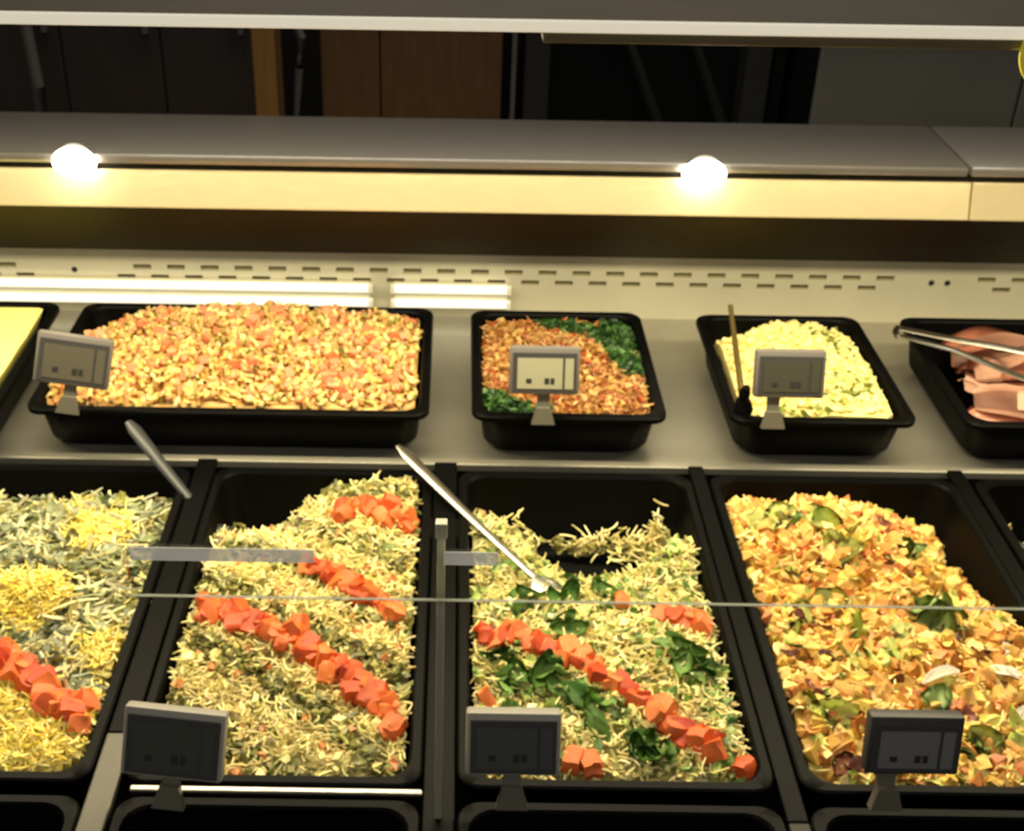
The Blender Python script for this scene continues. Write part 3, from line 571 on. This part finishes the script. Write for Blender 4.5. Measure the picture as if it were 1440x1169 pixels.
QX = [-9] + [UP['p1'][0] + .537 * k / 4 for k in (1, 2, 3)] + [9]; YM = 1.575
for k, wh in enumerate(('leftmost quarter', 'left middle quarter', 'right middle quarter', 'rightmost quarter')):
    for a_, b_, fr_ in ((YM, 9, 'rear'), (0, YM, 'front')):
        place('ham_cube', HMM, [p for p in pts if QX[k] < p[0] <= QX[k + 1] and a_ < p[1] <= b_], .0125, 'orange pink ham cube in the %s of the pasta salad, %s half' % (wh, fr_), 'ham cube', 'ham cubes in the pasta salad', .8, .35)
# --- P2 carrot + parsley
m2 = Mound(UP['p2'], RIMU, .071, .836, [(780, 520, .08, .018), (880, 480, .05, .0), (860, 570, .06, .006)], nz=.004, inset=.014, corner=.025)
par = near([(770, 450, .018), (810, 458, .022), (850, 470, .025), (870, 490, .025), (880, 505, .022), (895, 515, .02), (900, 475, .03), (870, 455, .03), (690, 560, .028), (730, 575, .022), (680, 580, .02), (765, 572, .012)], ZU - .005)
p1 = m2.sample(1900, keep=lambda x, y: not par(x, y)); p2 = m2.sample(650, keep=par); p3 = m2.sample(200, keep=lambda x, y: not par(x, y))
build_food('carrot_salad', [m2.surf(lambda x, y: s2l((34, 54, 20)) if par(x, y) else s2l((138, 86, 36)), 36, 40), rods(p1, rng.uniform(.010, .022, len(p1)), .0018, .0014, 1.3, pal(len(p1), [(4, (168, 112, 54)), (3, (186, 138, 76)), (3, (146, 92, 42)), (2, (200, 168, 104)), (1, (158, 76, 38))])),
    leaves(p2, rng.uniform(.010, .02, len(p2)), pal(len(p2), [(3, (44, 80, 28)), (3, (30, 60, 18)), (2, (74, 112, 48))]), .8, .8, .8), cubes(p3, rng.uniform(.005, .009, len(p3)), pal(len(p3), [(2, (200, 158, 90)), (1, (150, 70, 34))]))], 'orange grated carrot salad with green parsley in the small upper pan')
# --- P3 potato salad
m3 = Mound(UP['p3'], RIMU, .071, .838, [(1110, 500, .085, .034), (1010, 450, .05, -.06), (1230, 460, .05, -.03), (1180, 560, .07, .012), (1060, 580, .03, -.005)], nz=.003, inset=.020, corner=.025)
her = near([(1160, 480, .03), (1180, 500, .02), (1165, 555, .022), (1200, 545, .03), (1215, 550, .02), (1100, 575, .025), (1140, 580, .03), (1120, 470, .012)], ZU)
p1 = m3.sample(800, .005, .0015); p2 = m3.sample(190, keep=her, jz=.003); p3 = m3.sample(40)
build_food('potato_salad', [m3.surf(flat((236, 220, 142)), 44, 48), cubes(p1, rng.uniform(.004, .008, len(p1)), pal(len(p1), [(5, (238, 222, 146)), (3, (230, 210, 128)), (2, (244, 232, 166))], .04), .15, .5),
    leaves(p2, rng.uniform(.006, .014, len(p2)), pal(len(p2), [(3, (120, 136, 52)), (2, (84, 100, 36)), (2, (160, 170, 80))])), leaves(p3, rng.uniform(.005, .009, len(p3)), pal(len(p3), [(1, (130, 130, 60))]))], 'cream yellow potato salad mound with green herbs in upper pan')
# --- P4 ham slices
PINK = piece_mat('pink_ham', (200, 126, 98), (236, 190, 164), .3, .25, .15, 60)
def slice_mesh(seed):
    R = random.Random(seed); bm = bmesh.new(); nu, nv = 14, 8; g = {}
    for i in range(nu):
        for j in range(nv):
            u, v = i / (nu - 1) - .5, j / (nv - 1) - .5; pr = math.sqrt(max(.12, 1 - (1.85 * u) ** 2)); g[i, j] = bm.verts.new((u, v * pr * .45, .05 * sin(v * 5 + seed) + .04 * cos(u * 6 + seed * 2) + .10 * v * v))
    for i in range(nu - 1):
        for j in range(nv - 1): bm.faces.new((g[i, j], g[i + 1, j], g[i + 1, j + 1], g[i, j + 1]))
    bmesh.ops.solidify(bm, geom=bm.faces[:], thickness=.035); bmesh.ops.recalc_face_normals(bm, faces=bm.faces[:])
    me = bpy.data.meshes.new('ham_slice'); bm.to_mesh(me); bm.free(); me.materials.append(PINK); me.polygons.foreach_set('use_smooth', [True] * len(me.polygons)); return me
SLM = [slice_mesh(s) for s in range(4)]
HAMS = (((.815, 1.50), .812, .19, .1, .06, 'lowest pink ham slice at the front of the far right pan'), ((.825, 1.525), .821, .19, .05, .08, 'second pink ham slice from the front of the far right pan'),
    ((.815, 1.555), .828, .18, .0, .10, 'pink ham slice just below the lower tong arm'), ((.825, 1.59), .834, .18, -.05, .12, 'pink ham slice between the two tong arms'),
    ((.82, 1.63), .838, .17, .05, .10, 'pink ham slice behind the tong arms'), ((.80, 1.60), .843, .15, .6, .25, 'folded pale ham slice under the upper tong arm'), ((.80, 1.53), .832, .15, -.5, .2, 'crumpled ham slice below the lower tong arm'), ((.795, 1.665), .843, .14, .3, .2, 'pale ham slice sticking up at the rear of the far right pan'))
for i, ((x, y), z, s, rz, rx, lab) in enumerate(HAMS):
    o = link('ham_slice', SLM[i % 4]); o.location = (x, y, z); o.scale = (s, s, s); o.rotation_euler = (rx, 0, rz); tag(o, lab, 'ham slice', 'ham slices in the far right pan')
# --- P0 yellow slab
YEL = mat('yellow_slab_food', (250, 240, 140), .4, bump=.2, bscale=90, var=.04, trans=.2)
a, b = onz(62, 436, .852), onz(-5, 548, .846); t_ = (a - b)
mb = MB(); nrm = Vector((-t_.y, t_.x, 0)).normalized()
L0 = []
cor = [a, b - t_ * .02, b - t_ * .02 + Vector((-.42, 0, 0)), a + Vector((-.46, 0, 0))]
cen = sum(cor, Vector()) / 4
ring = []
for i in range(4):
    for k in range(8): ring.append(cor[i].lerp(cor[(i + 1) % 4], k / 8))
lay = []
for z, sc_ in ((.79, .90), (.83, .955), (.847, .985), (.853, .995), (.856, .975)):
    lay.append([Vector((cen.x + (p.x - cen.x) * sc_, cen.y + (p.y - cen.y) * sc_, z + .003 * noise.noise(p * 20))) for p in ring])
tag(mb.loops(lay, True, True).build('yellow_slab', YEL, None, True), 'smooth pale yellow slab filling the pan at far left of the shelf', 'food slab')

# ------------------------------------------------------------------ utensils
SPST = mat('spoon_steel', (190, 186, 172), .28, 1.); SPDK = mat('spoon_dark', (58, 60, 60), .4, .3)
def spoon(name, m, top, tip, r0, r1, lab, flat_=.45):
    t = thing(name, lab, 'spoon', tip, 'serving spoons in the salads'); d = Vector(top) - Vector(tip); side = d.cross(Vector((0, 0, 1))).normalized()
    pts = [d * s - Vector((0, 0, .003 * sin(pi * s))) for s in (.0, .08, .25, .5, .75, .92, 1.)]
    MB().tube(pts, [r1 * .9, r1, r1, (r0 + r1) / 2, r0, r0 * 1.05, r0 * .55], 12, flat_).build('handle', m, t, True)
    bd = (-d).normalized(); bd.z = -.35; bd.normalize(); bw = []
    for k, wv in ((0, .25), (.2, .75), (.5, 1.), (.8, .75), (1, .25)): bw.append((bd * (.075 * k), .026 * wv))
    MB().tube([p for p, _ in bw], [w_ for _, w_ in bw], 14, .3).build('bowl', m, t, True)
spoon('serving_spoon', SPDK, ony(180, 593, 1.385), onz(300, 740, .762), .0095, .006, 'dark grey serving spoon leaning out of the tomato striped salad')
spoon('serving_spoon', SPST, ony(560, 627, 1.385), onz(752, 812, .772), .0085, .0055, 'shiny steel serving spoon leaning out of the leafy salad')
spoon('serving_spoon', CHAR, ony(1298, 680, 1.38), onz(1450, 775, .74), .008, .005, 'blackish serving spoon leaning from the golden salad at right')
# potato salad spoon : upright thin handle, dark scoop head clipped near front left corner
BRASS = mat('dull_brass', (120, 104, 58), .35, .8)
a, b = ony(1027, 430, 1.60), onz(1044, 562, .862)
t = thing('salad_scoop', 'upright thin brassy scoop standing in the cream potato salad', 'scoop', b)
MB().tube([a - b, (a - b) * .5, Vector()], [.0035, .0042, .0045], 10).build('handle', BRASS, t, True)
MB().tube([(0, 0, .004), (.002, -.006, -.012), (.002, -.014, -.03)], [.009, .014, .006], 12, .7).build('head', BLACK, t, True)
c = onz(1050, 545, .885) - b; MB().tube([Vector((.0, -.004, -.008)), c * .6, c], [.007, .008, .005], 10).build('hook', BLACK, t, True)
# tongs
t = thing('serving_tongs', 'steel tongs lying across the pan of pink ham slices', 'tongs', onz(1264, 468, .868))
o0 = onz(1264, 468, .868)
for pts in ([(1264, 462), (1330, 475), (1395, 486), (1500, 506)], [(1264, 472), (1340, 492), (1410, 520), (1500, 556)]):
    MB().tube([onz(u, v, .868 + .004 * k) - o0 for k, (u, v) in enumerate(pts)], [.006, .007, .0075, .008], 10, .35).build('arm', SPST, t, True)
MB().tube([onz(1262, 461, .868) - o0, onz(1259, 467, .869) - o0, onz(1262, 473, .868) - o0], .005, 10, .8).build('spring_bend', SPST, t, True)

# ------------------------------------------------------------------ price tags
def price_tag(u, v, y, rz, rx, lab, scr, W_=.092, H_=.062, clip=.03, frame=GREYP, bez=GREYD, foot=0.):
    c = ony(u, v, y); t = thing('price_tag', lab, 'price tag', c, 'electronic price tags clipped to the pans', (rx, 0, rz)); a, b = W_ / 2, H_ / 2
    body = MB().box(-a, a, 0, .016, -b, b, .003).build('case', frame, t, True)
    MB().box(-a + .004, a - .004, -.0015, -.0001, -b + .003, b - .007, .0006).build('bezel', bez, t)
    s = MB().box(-a + .010, a - .022, -.0022, -.0016, -b + .008, b - .014, 0).build('screen', scr, t)
    MB().box(a - .019, a - .008, -.0022, -.0016, -b + .008, b - .014, 0).build('side_screen', scr, t)
    for x0, x1, z0, z1 in ((-.024, -.017, -.016, -.010), (.000, .006, -.017, -.009), (.008, .013, -.017, -.009)):
        k = W_ / .092; MB().box(x0 * k, x1 * k, -.0026, -.00225, z0 * k, z1 * k, 0).build('print', PRINT, s)
    MB().box(foot - .008, foot + .008, .004, .010, -b - clip, -b + .002, .001).build('stem', CLIP, t)
    MB().loops([[Vector((foot + x, yy, zz)) for x, zz in ((-.009, -b - clip + .008), (.009, -b - clip + .008), (.015, -b - clip - .014), (-.015, -b - clip - .014))] for yy in (-.004, .006)], True, True).build('clip', CLIP, t)
    return t
YF = .826
price_tag(243, 1048, YF, radians(-3), radians(-24), 'grey price tag tilted back before the tomato striped salad', mat('tag_screen_dark', (66, 69, 65), .25), .094, .066, .014, foot=.0).rotation_euler.y = radians(4)
price_tag(722, 1048, YF, 0, radians(-20), 'grey price tag before the leafy salad right of the glass post', mat('tag_screen_dim', (72, 74, 76), .25), .087, .062, .018)
price_tag(1287, 1050, YF, 0, radians(-14), 'price tag with grey screen before the golden chunk salad', mat('tag_screen_grey', (108, 110, 112), .25), .086, .060, .022, foot=-.02, frame=GREYD)
price_tag(103, 508, 1.405, radians(7), radians(-18), 'tilted price tag at the left corner of the wide pasta salad', mat('tag_screen_olive', (88, 85, 74), .25), .094, .066, .022, frame=GREYU).rotation_euler.y = radians(12)
price_tag(766, 522, 1.405, 0, radians(-18), 'price tag with pale screen before the carrot salad', SCREENL, .09, .062, .025, frame=GREYU)
price_tag(1112, 527, 1.405, 0, radians(-18), 'price tag with dark screen before the cream potato salad', mat('tag_screen_brown', (68, 68, 58), .25), .09, .062, .026, foot=-.018, frame=GREYU)
